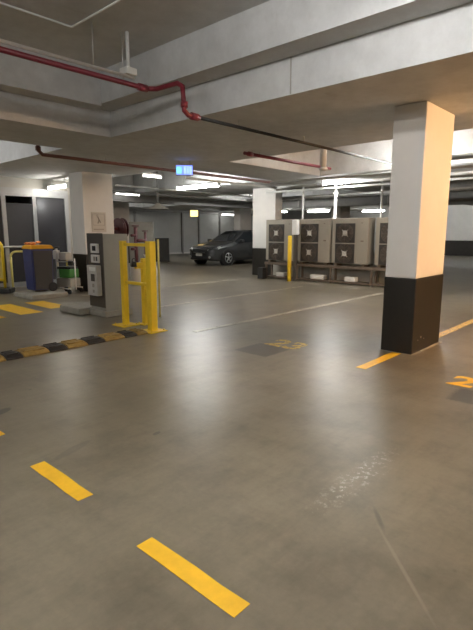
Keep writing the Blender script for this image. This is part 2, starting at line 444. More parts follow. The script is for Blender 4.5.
# ------------------------------------------------------------ signs overhead
t = thing('exit_sign', 'small glowing blue and white sign hanging under the soffit', 'sign', (6.42, 7.26, 2.50), -.75)
bm = nb(); add_box(bm, -.17, .17, -.02, .02, -.01, .19, bev=.004); obj('sign_case', bm, M['sign_frame'], t)
bm = nb(); add_box(bm, -.16, .16, -.024, -.0201, 0, .18); obj('sign_face', bm, M['sign_blue'], t)
bm = nb(); add_box(bm, -.15, -.06, -.028, -.0241, .03, .14); obj('pictogram', bm, M['sign_green'], t, 'blue green pictogram')
bm = nb()
for x in (.0, .055, .11): add_box(bm, x, x+.022, -.028, -.0241, .025, .155)
obj('pictogram', bm, M['sign_white'], t, 'pale vertical strokes')
bm = nb()
for s in (-.1, .1): add_tube(bm, [(s, 0, .19), (s, 0, .268)], .005, 6)
obj('hanger', bm, M['grey_pipe'], t)
t = thing('hanging_sign', 'small glowing yellow sign box hanging near the far grey wall', 'sign', (17.7, 19.3, 2.2), -.75)
bm = nb(); add_box(bm, -.22, .22, -.05, .05, 0, .36, bev=.01); obj('sign_case', bm, M['sign_frame'], t)
bm = nb(); add_box(bm, -.20, .20, -.056, -.051, .02, .34); obj('sign_face', bm, M['sign_yellow'], t)
bm = nb(); add_tube(bm, [(0, 0, .36), (0, 0, .598)], .01, 6); obj('hanger', bm, M['grey_pipe'], t)

# ------------------------------------------------------------ pipes
def pipe(name, pts, r, m, label, cat='pipe', joints=(), jm=None, group=None, hang=None):
    bm = nb(); add_tube(bm, pts, r, 10); t = obj(name, bm, m); tag(t, label, cat, group)
    for q in joints:
        b2 = nb(); add_tube(b2, [q[0], q[1]], r*1.45, 10); obj('coupling', b2, jm or m, t)
    if hang:
        b2 = nb()
        for q in hang: add_tube(b2, [(q[0], q[1], q[2]), (q[0], q[1], q[3])], .007, 6)
        obj('hanger', b2, M['grey_pipe'], t)
    return t
R = .028
pipe('sprinkler_pipe', [(-4.9, 4.72, 3.03), (3.62, 4.72, 3.03), (3.70, 4.64, 3.03), (3.70, 4.27, 3.02), (3.70, 4.19, 2.97), (3.70, 4.17, 2.72), (3.76, 4.17, 2.68), (3.93, 4.17, 2.68)],
     R, M['red_pipe'], 'red sprinkler pipe crossing the upper left and dropping beside the beam', joints=(((3.5, 4.72, 3.03), (3.62, 4.72, 3.03)), ((3.70, 4.17, 2.75), (3.70, 4.17, 2.81)), ((3.8, 4.17, 2.68), (3.9, 4.17, 2.68))), hang=[(1, 4.72, 3.05, TOP), (-2, 4.72, 3.05, TOP), (3.3, 4.72, 3.05, TOP)])
pipe('sprinkler_pipe', [(3.935, 4.17, 2.68), (10.2, 4.17, 2.68)], .02, M['plastic_black'], 'thin dark pipe under the soffit continuing from the red drop pipe', hang=[(4.6, 4.17, 2.69, SOF), (6, 4.17, 2.69, SOF)])
pipe('water_pipe', [(-4.9, 4.66, 3.085), (3.4, 4.66, 3.085)], .016, M['white_pipe'], 'thin pale pipe running along the top of the red sprinkler pipe', hang=[(.2, 4.66, 3.09, TOP), (2.9, 4.66, 3.09, TOP)])
bm = nb(); add_box(bm, 3.28, 3.42, 4.62, 4.76, 3.105, 3.18, bev=.01); add_tube(bm, [(3.35, 4.69, 3.18), (3.35, 4.69, TOP)], .02, 8)
tag(obj('junction_box', bm, M['lamp_body']), 'small white junction box at the bend of the red sprinkler pipe', 'junction box')
pipe('sprinkler_pipe', [(3.75, 7.78, 3.5), (3.75, 7.78, 2.70), (3.82, 7.78, 2.64), (9.8, 7.78, 2.64)], .03, M['brown_pipe'], 'dull red pipe under the soffit running to the blue sign', joints=(((3.75, 7.78, 2.70), (3.75, 7.78, 2.76)),), hang=[(5, 7.78, 2.66, SOF), (7, 7.78, 2.66, SOF)])
pipe('sprinkler_pipe', [(6.2, 5.5, 2.70), (8.9, 5.5, 2.70)], .028, M['red_pipe'], 'short red pipe seen above the middle column', joints=(((6.3, 5.5, 2.7), (6.4, 5.5, 2.7)),), hang=[(6.6, 5.5, 2.7, SOF), (8.5, 5.5, 2.7, TOP)])
pipe('water_pipe', [(9.3, 1.0, 2.56), (9.3, 7.4, 2.56)], .03, M['grey_pipe'], 'grey pipe crossing beneath the lit bay left of the near column', hang=[(9.3, 2., 2.56, TOP), (9.3, 6, 2.56, TOP)])
pipe('valve_pipe', [(7.35, 4.68, TOP-.002), (7.35, 4.68, 2.45)], .05, M['white_pipe'], 'thick short white pipe stub hanging below the lit bay', joints=(((7.35, 4.68, 2.46), (7.35, 4.68, 2.5)),))
# header pipes and risers over the AC units
pipe('refrigerant_pipe', [(11.9, 3.0, 2.74), (11.9, 9.5, 2.74)], .045, M['white_pipe'], 'upper white lagged pipe above the air conditioning units', hang=[(11.9, y, 2.74, SOF) for y in (3.5, 5.5, 7.7, 9.2)])
pipe('refrigerant_pipe', [(11.75, 3.0, 2.60), (11.75, 9.5, 2.60)], .03, M['white_pipe'], 'lower thin white pipe above the air conditioning units', hang=[(11.75, y, 2.6, SOF) for y in (3.5, 5.5, 7.7, 9.2)])
for (y, r, zt, lb) in ((8.26, .028, 2.70, 'thin white pipe rising between the first and second air conditioners'), (7.17, .045, 2.70, 'thick white pipe rising between the second and third air conditioners'), (5.80, .028, 2.70, 'grey pipe rising between the third and fourth air conditioners')):
    pipe('riser_pipe', [(11.9, y-.02, zt), (11.9, y-.02, .002)], r, M['white_pipe'] if y > 6 else M['grey_pipe'], lb, group=None, joints=(((11.9, y-.02, 2.42), (11.9, y-.02, 2.5)),))
bm = nb(); add_box(bm, 11.22, 11.38, 7.98, 8.14, 1.32, 1.74, bev=.02)
iso = obj('isolator_switch', bm, M['white_pipe']); tag(iso, 'white isolator box on a dark post between first two air conditioners', 'switch box')
bm = nb(); add_box(bm, 11.26, 11.34, 8.02, 8.10, 0, 1.32); obj('post', bm, M['station_dark'], iso)
# services in the distance
bm = nb(); add_box(bm, 17.0, 17.6, 3, 13.2, 2.42, 2.72); dt = tag(obj('air_duct', bm, M['duct']), 'large grey duct running under the far ceiling behind the units', 'duct')
for yy in (4, 8, 12):
    bm = nb(); add_box(bm, 16.97, 17.0, yy-.02, yy+.02, 2.4, SOF-.001); add_box(bm, 17.6, 17.63, yy-.02, yy+.02, 2.4, SOF-.001); add_box(bm, 16.97, 17.63, yy-.02, yy+.02, 2.38, 2.419); obj('strap', bm, M['grey_pipe'], dt)
bm = nb(); add_box(bm, 8.5, 20.0, 15.1, 15.5, 2.5, 2.769); tag(obj('air_duct', bm, M['duct']), 'long grey duct crossing the far ceiling above the parked car', 'duct')
k = 0
for (p0, p1, r, m, lb) in (((8.0, 12.0, 2.72), (16.8, 12.0, 2.72), .03, 'grey_pipe', 'grey pipe under the ceiling left of the bright lamp'),
                           ((8.0, 13.4, 2.68), (20, 13.4, 2.68), .04, 'duct', 'dark pipe crossing behind the bright lamp'),
                           ((8.0, 9.0, 2.70), (11.6, 9.0, 2.70), .03, 'white_pipe', 'pale pipe under the soffit left of the middle column'),
                           ((13.0, 3.0, 2.5), (13.0, 11.4, 2.5), .05, 'grey_pipe', 'grey pipe behind the white pipes over the units'),
                           ((14.2, 1.5, 2.56), (14.2, 11.4, 2.56), .035, 'white_pipe', 'pale distant pipe over the air conditioners'),
                           ((8.2, -2.5, 2.58), (8.2, 3.2, 2.58), .045, 'grey_pipe', 'grey pipe seen right of the near column'),
                           ((9.0, 1.1, 2.42), (20, 1.1, 2.42), .05, 'grey_pipe', 'long grey pipe running away right of the near column'),
                           ((10.8, -2.5, 2.62), (10.8, 3.2, 2.62), .06, 'white_pipe', 'pale pipe crossing right of the near column'),
                           ((9.9, 16.2, 2.6), (20, 16.2, 2.6), .04, 'white_pipe', 'pale pipe crossing the ceiling above the hose reel')):
    bm = nb(); add_tube(bm, [p0, p1], r, 8); o = obj('service_pipe', bm, M[m]); tag(o, lb, 'pipe')
    bm = nb()
    for q in (.2, .5, .8):
        P_ = Vector(p0).lerp(Vector(p1), q); add_tube(bm, [P_, (P_.x, P_.y, TOP-.001 if True else SOF)], .006, 4)
    obj('hanger', bm, M['grey_pipe'], o)
# pendant cone reflector
t = thing('pendant_shade', 'dull grey cone shaped shade hanging from the ceiling left of the bright lamp', 'lamp', (10.2, 12.9, 2.15))
bm = nb(); add_tube(bm, [(0, 0, 0), (0, 0, .14), (0, 0, .2)], [.40, .12, .05], 24, cap=False); add_tube(bm, [(0, 0, -.005), (0, 0, .13), (0, 0, .19)], [.39, .11, .04], 24, cap=False); obj('shade', bm, M['station_grey'], t)
bm = nb(); add_tube(bm, [(0, 0, .18), (0, 0, 1.399)], .03, 8); obj('stem', bm, M['duct'], t)

# ------------------------------------------------------------ floor markings (thin painted strips)
def strip(x0, x1, y0, y1, m, label, group=None, name='floor_marking'):
    bm = nb()
    n = max(2, int(max(x1-x0, y1-y0)/.12)); pts = []
    jit = lambda: random.uniform(-.003, .003)
    lx = (x1-x0) > (y1-y0)
    a, b = [], []
    for i in range(n+1):
        f = i/n
        if lx: a.append((x0+(x1-x0)*f, y0+jit())); b.append((x0+(x1-x0)*f, y1+jit()))
        else: a.append((x0+jit(), y0+(y1-y0)*f)); b.append((x1+jit(), y0+(y1-y0)*f))
    va = [bm.verts.new((*p, .0025)) for p in a]; vb = [bm.verts.new((*p, .0025)) for p in b]
    wa = [bm.verts.new((*p, .0002)) for p in a]; wb = [bm.verts.new((*p, .0002)) for p in b]
    for i in range(n):
        bm.faces.new((va[i], va[i+1], vb[i+1], vb[i])); bm.faces.new((va[i], va[i+1], wa[i+1], wa[i])); bm.faces.new((vb[i], vb[i+1], wb[i+1], wb[i]))
    for e in (0, n): bm.faces.new((va[e], vb[e], wb[e], wa[e]))
    return tag(obj(name, bm, m), label, 'floor marking', group)
strip(1.12, 1.21, 1.04, 1.64, M['yellow_paint'], 'long yellow dash on the floor at the bottom centre')
strip(1.13, 1.22, 2.17, 2.73, M['yellow_paint'], 'yellow dash on the floor at the lower left')
strip(1.13, 1.22, 3.32, 3.90, M['yellow_paint'], 'tip of a yellow dash cut by the left picture edge')
strip(4.40, 5.28, 2.22, 2.33, M['yellow_paint'], 'short yellow bay line ending at the near column')
strip(6.15, 10.5, 2.20, 2.31, M['yellow_worn'], 'yellow bay line continuing beyond the near column at right')
strip(4.48, 10.4, 4.86, 4.96, M['white_worn'], 'faded pale bay line crossing the middle of the floor')
strip(5.2, 10.3, 7.05, 7.14, M['white_worn'], 'faded pale bay line farther back towards the middle column')
strip(5.4, 10.6, 9.6, 9.68, M['white_worn'], 'faintest pale bay line leading to the middle column')
strip(3.42, 3.82, 8.15, 9.55, M['yellow_paint'], 'yellow crossing bar on the left floor, nearer the picture edge')
strip(4.08, 4.46, 8.40, 9.50, M['yellow_paint'], 'yellow crossing bar on the left floor in front of the concrete block')
strip(2.78, 3.14, 8.05, 9.5, M['yellow_paint'], 'sliver of yellow crossing bar at the left picture edge')
def number(txt, x, y, size, m, label):
    cu = bpy.data.curves.new('num', 'FONT'); cu.body = txt; cu.size = size; cu.extrude = .0012; cu.offset = .012
    ob = bpy.data.objects.new('tmp', cu); col.objects.link(ob)
    dg = bpy.context.evaluated_depsgraph_get(); me = bpy.data.meshes.new_from_object(ob.evaluated_get(dg))
    bpy.data.objects.remove(ob); me.materials.clear(); me.materials.append(m)
    o = bpy.data.objects.new('bay_number', me); col.objects.link(o)
    o.location = (x, y, .002); o.rotation_euler = (0, 0, -PI/2); tag(o, label, 'floor marking')
number('24', 4.50, 1.45, .45, M['yellow_paint'], 'yellow painted bay number near the right picture edge')
number('23', 4.58, 3.72, .50, M['yellow_worn'], 'worn yellow bay number beside the dark floor patch in the middle')

# ------------------------------------------------------------ speed hump
t = thing('speed_hump', 'low yellow and black rubber speed hump crossing the floor at left', 'speed hump', (0, 5.45, 0))
xs = [1.10, 1.36, 1.62, 1.80, 2.02, 2.22, 2.53, 2.76, 3.03, 3.28, 3.58, 3.80, 4.02]
xs = [1.2, 1.46, 1.72, 2.03, 2.22, 2.53, 2.76, 3.03, 3.28, 3.58, 3.78, 3.955]
for i in range(len(xs)-1):
    bm = nb(); n = 8; rings = []
    x0, x1 = xs[i]+.004, xs[i+1]-.004
    for xx in (x0, x0+.01, x1-.01, x1):
        k_ = .9 if xx in (x0, x1) else 1.
        rings.append([bm.verts.new((xx, -.16*math.cos(PI*k/n), .002+.048*k_*math.sin(PI*k/n))) for k in range(n+1)])
    for a, b in zip(rings, rings[1:]):
        for k in range(n): f = bm.faces.new((a[k], a[k+1], b[k+1], b[k])); f.smooth = True
        bm.faces.new((a[0], b[0], b[n], a[n]))
    bm.faces.new(rings[0]); bm.faces.new(rings[-1][::-1])
    for k in range(3):
        add_box(bm, x0+.03, x1-.03, -.09+k*.08, -.07+k*.08, .036, .053)
    yel = i % 2 == 0
    obj('yellow_segment' if yel else 'black_segment', bm, M['hump_yellow'] if yel else M['hump_black'], t)

# ------------------------------------------------------------ yellow gate frame
t = thing('barrier_frame', 'upright yellow steel frame of two posts and two rails at end of hump', 'barrier', (4.11, 5.39, 0))
def post(name, x, y, s, h, parent, plate=.15, m='yellow_steel'):
    bm = nb(); add_box(bm, x-s, x+s, y-s, y+s, .012, h, bev=.006); p = obj(name, bm, M[m], parent)
    bm = nb(); add_box(bm, x-plate, x+plate, y-plate, y+plate, .001, .014, bev=.002)
    for a in (-1, 1):
        for b in (-1, 1): add_tube(bm, [(x+a*plate*.75, y+b*plate*.75, .014), (x+a*plate*.75, y+b*plate*.75, .035)], .010, 6)
    obj('base_plate', bm, M[m], p)
    bm = nb(); add_box(bm, x-s*.97, x+s*.97, y-s*.97, y+s*.97, h, h+.008); obj('cap', bm, M[m], p)
    return p
post('post', 0, 0, .052, 1.265, t); post('post', 0, .66, .040, 1.265, t)
for z in (1.22, .66):
    bm = nb(); add_box(bm, -.018, .018, .05, .622, z-.022, z+.022, bev=.004); obj('rail', bm, M['yellow_steel'], t)
t = thing('bollard', 'yellow bollard with a latch bracket behind the barrier frame', 'bollard', (4.36, 5.90, 0))
post('post', 0, 0, .035, .98, t, plate=.09)
bm = nb(); add_box(bm, -.15, .09, -.03, .03, .86, .95, bev=.006); add_box(bm, -.03, .13, -.03, .03, .98, 1.01, bev=.003); obj('bracket', bm, M['yellow_steel'], t)
bm = nb(); add_tube(bm, [(-.17, 0, .97), (-.17, 0, .89)], [.035, .045], 12); add_torus(bm, (-.17, 0, .985), .03, .008, 'y', 14, 6); obj('padlock', bm, M['plastic_black'], t)
bm = nb(); add_tube(bm, [(4.9, 6.22, 0), (4.9, 6.22, 1.28)], .016, 8); tag(obj('marker_pole', bm, M['yellow_pale']), 'thin pale yellow pole just right of the barrier frame', 'pole')

# ------------------------------------------------------------ intercom pier
t = thing('intercom_cabinet', 'grey cabinet with dark side carrying pale intercom boxes, by the yellow frame', 'cabinet', (4.27, 6.84, 0))
bm = nb(); add_box(bm, .0, .48, 0, .45, .10, 1.37, bev=.008); add_box(bm, .01, .47, -.002, .001, .80, .806); obj('body', bm, M['station_grey'], t)
bm = nb(); add_box(bm, -.014, .0, -.0, .47, .16, 1.38, bev=.003); obj('side_panel', bm, M['station_dark'], t, 'dark brown side panel')
bm = nb(); add_box(bm, -.03, .51, -.03, .48, .001, .10, bev=.01); obj('plinth', bm, M['kerb'], t)
def facebox(z0, z1, y0, y1, d, m, name, inner=None):
    bm = nb(); add_box(bm, -.014-d, -.014, y0, y1, z0, z1, bev=.006); b_ = obj(name, bm, m, t)
    for q in (inner or ()):
        bm = nb(); add_box(bm, -.016-d-.003, -.014-d, q[0], q[1], q[2], q[3]); obj(q[5], bm, q[4], b_)
facebox(1.06, 1.21, .10, .32, .03, M['box_white'], 'card_reader', ((.16, .26, 1.095, 1.175, M['screen'], 'screen'),))
facebox(.90, 1.03, .09, .32, .03, M['box_white'], 'call_box', ((.12, .15, .93, 1.0, M['screen'], 'screen'), (.17, .235, .93, 1.0, M['ink'], 'keypad')))
facebox(.36, .86, .07, .36, .09, M['box_grey'], 'intercom_unit', ((.10, .28, .77, .83, M['box_white'], 'label_plate'), (.13, .24, .60, .72, M['station_dark'], 'speaker_grille'), (.15, .21, .5, .56, M['ink'], 'button'), (.15, .2, .41, .46, M['ink'], 'button')))
# low concrete footing behind
tag(boxo('concrete_footing', (4.05, 4.9, 7.32, 8.0, .001, .12), M['kerb'], bev=.02), 'low pale concrete footing behind the intercom cabinet', 'footing')
# notice
t = thing('notice', 'faded paper notice taped on the left column', 'notice', (6.28, 10.19, 1.4))
boxo('sheet', (-.19, .19, -.006, .008, 0, .46), M['paper'], t)
bm = nb(); add_box(bm, -.15, .13, -.008, -.006, .15, .42); 
bm.free(); bm = nb()
add_tube(bm, [(-.03, -.007, .36), (.04, -.007, .22)], .016, 6); add_tube(bm, [(.0, -.007, .30), (-.03, -.007, .2)], .012, 6); add_torus(bm, (-.035, -.007, .385), .018, .006, 'y', 12, 5)
for (a0, a1, b0, b1) in ((-.16, .15, .415, .425), (-.16, .15, .155, .165), (-.165, -.155, .155, .425), (.145, .155, .155, .425), (-.15, .12, .05, .075)): add_box(bm, a0, a1, -.0085, -.006, b0, b1)
obj('print', bm, M['ink'], t)

# ------------------------------------------------------------ wheelie bin on its block
tag(boxo('concrete_block', (4.35, 5.14, 9.72, 10.66, .001, .10), M['kerb'], bev=.015), 'pale concrete block carrying the blue bin', 'block')
t = thing('wheelie_bin', 'tall dark blue bin with yellow lid standing on the concrete block', 'bin', (4.82, 10.35, .10))
def tapered(bm, a0, b0, a1, b1, z0, z1, mi=0, bev=.02):
    vs = [bm.verts.new(p) for p in ((-a0, -b0, z0), (a0, -b0, z0), (a0, b0, z0), (-a0, b0, z0), (-a1, -b1, z1), (a1, -b1, z1), (a1, b1, z1), (-a1, b1, z1))]
    fs = [bm.faces.new([vs[i] for i in q]) for q in ((0, 3, 2, 1), (4, 5, 6, 7), (0, 1, 5, 4), (1, 2, 6, 5), (2, 3, 7, 6), (3, 0, 4, 7))]
    for f in fs: f.material_index = mi
    if bev: bmesh.ops.bevel(bm, geom=list({e for f in fs for e in f.edges}), offset=bev, segments=2, affect='EDGES')
    return fs
bm = nb(); tapered(bm, .22, .20, .245, .225, .04, .94)
obj('bin_body', bm, M['bin_blue'], t)
bm = nb(); tapered(bm, .19, .215, .215, .236, .06, .90, bev=.005); obj('front_panel', bm, M['bin_dark'], t)
bm = nb(); tapered(bm, .262, .245, .225, .20, .94, 1.02, bev=.015); obj('lid', bm, M['bin_lid'], t)
bm = nb(); add_tube(bm, [(.30, -.18, .95), (.30, .18, .95)], .018, 8); add_box(bm, .24, .30, -.19, -.17, .93, .96); add_box(bm, .24, .30, .17, .19, .93, .96); obj('handle', bm, M['plastic_black'], t)
for s in (-1, 1):
    bm = nb(); add_tube(bm, [(.19, s*.19, .101), (.19, s*.235, .101)], .10, 20); obj('wheel', bm, M['tyre'], t)
bm = nb()
for (x, y, z, r) in ((-.16, -.1, 1.03, .07), (-.1, .08, 1.03, .06), (.0, -.05, 1.05, .05), (-.2, .05, 1.03, .05)):
    bmesh.ops.create_icosphere(bm, subdivisions=2, radius=r, matrix=Matrix.Translation((x, y, z)) @ Matrix.Diagonal((1.2, 1, .5, 1)))
for v in bm.verts: v.co += Vector((random.uniform(-.01, .01), random.uniform(-.01, .01), random.uniform(-.006, .01)))
o = obj('orange_rag', bm, M['orange']); o.location = (4.82, 10.35, .125); tag(o, 'crumpled orange cloth lying on the bin lid', 'cloth')

# ------------------------------------------------------------ yellow hoops and barrier
def hoop(x, y, ang, label, w=.5, h=.92):
    t = thing('hoop_rail', label, 'rail', (x, y, 0), ang)
    r = .12
    pts = [(-w/2, 0, .0), (-w/2, 0, h-r)] + arc((-w/2+r, 0, h-r), r, PI, PI/2, 5) + arc((w/2-r, 0, h-r), r, PI/2, 0, 5) + [(w/2, 0, 0)]
    bm = nb(); add_tube(bm, pts, .026, 10); obj('tube', bm, M['yellow_pale'], t)
    for s in (-1, 1):
        bm = nb(); add_tube(bm, [(s*w/2, 0, .001), (s*w/2, 0, .012)], .06, 14); obj('base_plate', bm, M['yellow_pale'], t)
hoop(4.86, 11.34, -.45, 'pale yellow tubular hoop rail just left of the blue bin', .42, .95)
hoop(5.62, 11.05, -.2, 'pale yellow tubular hoop rail just right of the blue bin', .45, .88)
t = thing('swing_barrier', 'mustard yellow framed barrier panel at the left picture edge', 'barrier', (4.48, 11.40, 0), 2.35)
h = 1.22
pts = [(0, 0, .12), (0, 0, h-.18)] + arc((.18, 0, h-.18), .18, PI, PI/2, 6) + [(1.3, 0, h), (1.3, 0, .45), (0, 0, .30)]
bm = nb(); add_tube(bm, pts, .032, 10); obj('frame', bm, M['yellow_steel'], t)
bm = nb(); v = [bm.verts.new(p) for p in ((.03, -.006, .33), (1.27, -.006, .47), (1.27, -.006, h-.03), (.15, -.006, h-.03), (.04, -.006, h-.16))]
v2 = [bm.verts.new((p.co.x, .006, p.co.z)) for p in v]
bm.faces.new(v); bm.faces.new(v2[::-1])
for i in range(5): bm.faces.new((v[i], v[(i+1) % 5], v2[(i+1) % 5], v2[i]))
obj('infill_panel', bm, M['yellow_mesh'], t)
bm = nb(); add_box(bm, -.17, .17, -.15, .15, .001, .12, bev=.02); obj('rubber_foot', bm, M['plastic_black'], t)
bm = nb(); add_box(bm, 1.13, 1.4, -.15, .15, .001, .12, bev=.02); add_tube(bm, [(1.3, 0, .1), (1.3, 0, .5)], .03, 8); obj('rubber_foot', bm, M['plastic_black'], t)

# ------------------------------------------------------------ cleaning trolley
t = thing('utility_trolley', 'small trolley with white upright and green box beside the left column', 'trolley', (5.50, 10.36, 0), -PI/2+.35)
bm = nb(); add_tube(bm, [(-.28, 0, .08), (-.30, 0, 1.02)], .028, 8); add_tube(bm, [(.22, 0, .08), (.22, 0, .80)], .014, 8); add_tube(bm, [(-.28, -.2, .12), (.24, -.2, .12)], .014, 8); add_tube(bm, [(-.28, .2, .12), (.24, .2, .12)], .014, 8); add_tube(bm, [(-.3, 0, .72), (.22, 0, .72)], .014, 8)
obj('frame', bm, M['box_white'], t)
bm = nb(); add_box(bm, -.36, -.24, -.06, .06, .78, .98, bev=.02); obj('spray_holder', bm, M['box_white'], t)
bm = nb(); add_tube(bm, [(-.30, -.12, 1.04), (-.1, -.12, 1.06)], .018, 8); add_tube(bm, [(-.30, .0, 1.02), (-.30, -.12, 1.04)], .014, 8); obj('handle', bm, M['plastic_black'], t)
bm = nb(); add_box(bm, -.2, .2, -.13, .13, .56, .61, bev=.01); obj('shelf', bm, M['plastic_black'], t)
bm = nb(); add_box(bm, -.12, .20, -.15, .15, .36, .56, bev=.02); obj('green_box', bm, M['green'], t)
bm = nb(); add_box(bm, -.2, .22, -.17, .17, .15, .35, bev=.02); obj('lower_tray', bm, M['station_grey'], t)
bm = nb(); add_box(bm, -.14, .06, -.1, .1, .76, .94, bev=.02); obj('bucket', bm, M['box_grey'], t)
bm = nb(); add_box(bm, .08, .2, -.08, .08, .64, .74, bev=.02); obj('tool_pouch', bm, M['plastic_black'], t)
for x in (-.25, .2):
    for y in (-.2, .2):
        bm = nb(); add_tube(bm, [(x, y-.015, .055), (x, y+.015, .055)], .054, 14); obj('wheel', bm, M['tyre'], t)

# ------------------------------------------------------------ fire hose reel on the column flank
t = thing('hose_reel', 'round dark red fire hose reel on the side of the left column', 'hose reel', (7.0, 10.42, 1.48))
bm = nb()
for R_, w in ((.17, .05), (.2, .0), (.2, .05), (.17, 0.), (.23, .025)): add_torus(bm, (w, 0, 0), R_, .026, 'x', 28, 8)
obj('hose', bm, M['hose_red'], t)
bm = nb()
for xx in (-.055, .09): add_tube(bm, [(xx, 0, 0), (xx+.012, 0, 0)], .27, 28)
obj('reel_disc', bm, M['hose_red'], t)
bm = nb(); add_tube(bm, [(-.298, 0, 0), (-.05, 0, 0)], .05, 12); obj('axle', bm, M['hose_red'], t)
bm = nb(); add_tube(bm, [(.1, .05, -.2), (.1, .04, -.35), (.06, .02, -.48)], .018, 8); obj('nozzle', bm, M['hose_red'], t)

# ------------------------------------------------------------ things seen through the frame
t = thing('hydrant_valve', 'dark red hydrant standpipe seen above the yellow frame', 'hydrant', (8.55, 11.9, 0))
bm = nb(); add_tube(bm, [(0, 0, 0), (0, 0, 1.55)], .055, 12); add_tube(bm, [(.2, -.2, 0), (.2, -.2, 1.4)], .04, 12); add_tube(bm, [(0, 0, 1.15), (.2, -.2, 1.15)], .05, 10); obj('standpipe', bm, M['hose_red'], t)
bm = nb(); add_torus(bm, (0, 0, 1.58), .10, .018, 'z', 18, 6); add_box(bm, -.1, .1, -.012, .012, 1.565, 1.59); obj('hand_wheel', bm, M['hose_red'], t)
bm = nb(); add_torus(bm, (.2, -.2, 1.43), .08, .018, 'z', 18, 6); add_box(bm, .12, .28, -.21, -.19, 1.42, 1.44); obj('hand_wheel', bm, M['hose_red'], t)
bm = nb(); add_tube(bm, [(-.05, 0, 1.3), (-.18, -.03, 1.3)], .04, 12); add_tube(bm, [(-.05, 0, .9), (-.18, -.03, .9)], .04, 12); obj('outlet', bm, M['hose_red'], t)
t = thing('switchboard', 'light grey electrical cabinet seen above the yellow frame', 'cabinet', (10.35, 14.05, 0), -.75)
boxo('cabinet_body', (-.42, .42, -.2, .2, .001, 1.75), M['cab_grey'], t, bev=.01)
boxo('cabinet_door', (-.38, .38, -.215, -.201, .08, 1.68), M['cab_grey'], t, bev=.003)
boxo('handle', (.3, .33, -.235, -.215, .9, 1.05), M['plastic_black'], t)
boxo('vent', (-.25, .25, -.22, -.215, .2, .32), M['duct'], t)
t = thing('storage_cabinet', 'low dark cabinet standing before the far grey wall', 'cabinet', (14.6, 18.2, 0), -.75)
boxo('cabinet_body', (-.32, .32, -.25, .25, .001, 1.12), M['cab_dark'], t, bev=.01)
boxo('cabinet_door', (-.29, -.005, -.262, -.251, .06, 1.06), M['cab_dark'], t); boxo('cabinet_door', (.005, .29, -.262, -.251, .06, 1.06), M['cab_dark'], t)
t = thing('drum', 'pale rounded drum seen through the yellow frame', 'drum', (7.55, 10.5, 0))
bm = nb(); add_tube(bm, [(0, 0, 0), (0, 0, .02), (0, 0, .45), (0, 0, .5), (0, 0, .54)], [.17, .18, .18, .17, .09], 20); obj('drum_body', bm, M['box_grey'], t)
bm = nb(); add_tube(bm, [(0, 0, .54), (0, 0, .58)], .06, 12); obj('drum_cap', bm, M['plastic_black'], t)
t = thing('refuse_bag', 'pale grey lumpy bag seen through the yellow frame', 'bag', (8.2, 10.95, 0))
bm = nb(); bmesh.ops.create_icosphere(bm, subdivisions=3, radius=.3, matrix=Matrix.Translation((0, 0, .33)) @ Matrix.Diagonal((1, 1, 1.12, 1)))
for v in bm.verts:
    if v.co.z < .03: v.co.z = .004
    v.co += v.co.normalized()*.02*math.sin(v.co.x*31)*math.cos(v.co.y*27+v.co.z*19)
    v.co.z = max(v.co.z, .003)
for f in bm.faces: f.smooth = True
obj('sack', bm, M['box_grey'], t)
bm = nb(); add_tube(bm, [(0, 0, .63), (0, 0, .68), (.02, 0, .76)], [.09, .04, .1], 12); obj('tied_neck', bm, M['box_grey'], t)

# ------------------------------------------------------------ outdoor air conditioning units
def ac_unit():
    t = thing('air_conditioner', '', 'air conditioner')
    W, D, z0, z1 = 1.06, .36, .56, 1.76      # front face at local x=0, extends +x ; y from 0 to -W
    bm = nb(); add_box(bm, 0, D, -W, 0, z0, z1, bev=.012)
    add_box(bm, -.003, .001, -W+.30, -W+.304, z0+.02, z1-.02)
    obj('casing', bm, M['ac_case'], t)
    for zc in (1.37, .83):
        yc = -.40
        bm = nb(); add_box(bm, -.012, -.0005, yc-.29, yc+.29, zc-.255, zc+.255, bev=.004)
        g = obj('fan_grille', bm, M['ac_dark'], t)
        bm = nb()
        for r in (.10, .135, .17, .205, .24): add_torus(bm, (-.028, yc, zc), r, .0045, 'x', 28, 5)
        for k in range(8):
            a = PI*k/4; add_tube(bm, [(-.028, yc+.06*math.cos(a), zc+.06*math.sin(a)), (-.022, yc+.245*math.cos(a), zc+.245*math.sin(a))], .004, 5)
        obj('wire_guard', bm, M['rail'], g)
        bm = nb(); add_tube(bm, [(-.014, yc, zc), (-.035, yc, zc)], [.075, .06], 16)
        for k in range(4):
            a = PI/4+PI*k/2; add_tube(bm, [(-.025, yc, zc), (-.02, yc+.125*math.cos(a), zc+.125*math.sin(a))], [.024, .008], 6)
        obj('fan_hub', bm, M['ac_hub'], g, 'pale fan hub')
    bm = nb(); add_box(bm, -.01, -.001, -W+.12, -W+.2, 1.15, 1.18); add_box(bm, -.01, -.001, -W+.16, -W+.2, 1.62, 1.64); obj('badge', bm, M['rail'], t)
    for y in (-.12, -W+.12):
        bm = nb(); add_box(bm, .02, D-.02, y-.04, y+.04, .50, .56); obj('mounting_foot', bm, M['rail'], t)
    return t
labs = ['beige twin fan air conditioner behind the yellow bollard, leftmost of the row', 'beige twin fan air conditioner second from the left of the row',
        'beige twin fan air conditioner third from the left of the row', 'beige twin fan air conditioner half hidden by the near column']
ac0 = ac_unit(); ys = [9.26, 8.02-.02, 6.92, 5.60]
ys = [9.24, 8.06, 6.93, 5.66]
for i, y in enumerate(ys):
    o = ac0 if i == 0 else dup(ac0)
    o.location = (11.42, y, 0); o['label'] = labs[i]; o['group'] = 'outdoor air conditioning units in a row'
t = thing('equipment_stand', 'long brown steel stand carrying the row of air conditioners', 'stand', (11.42, 0, 0))
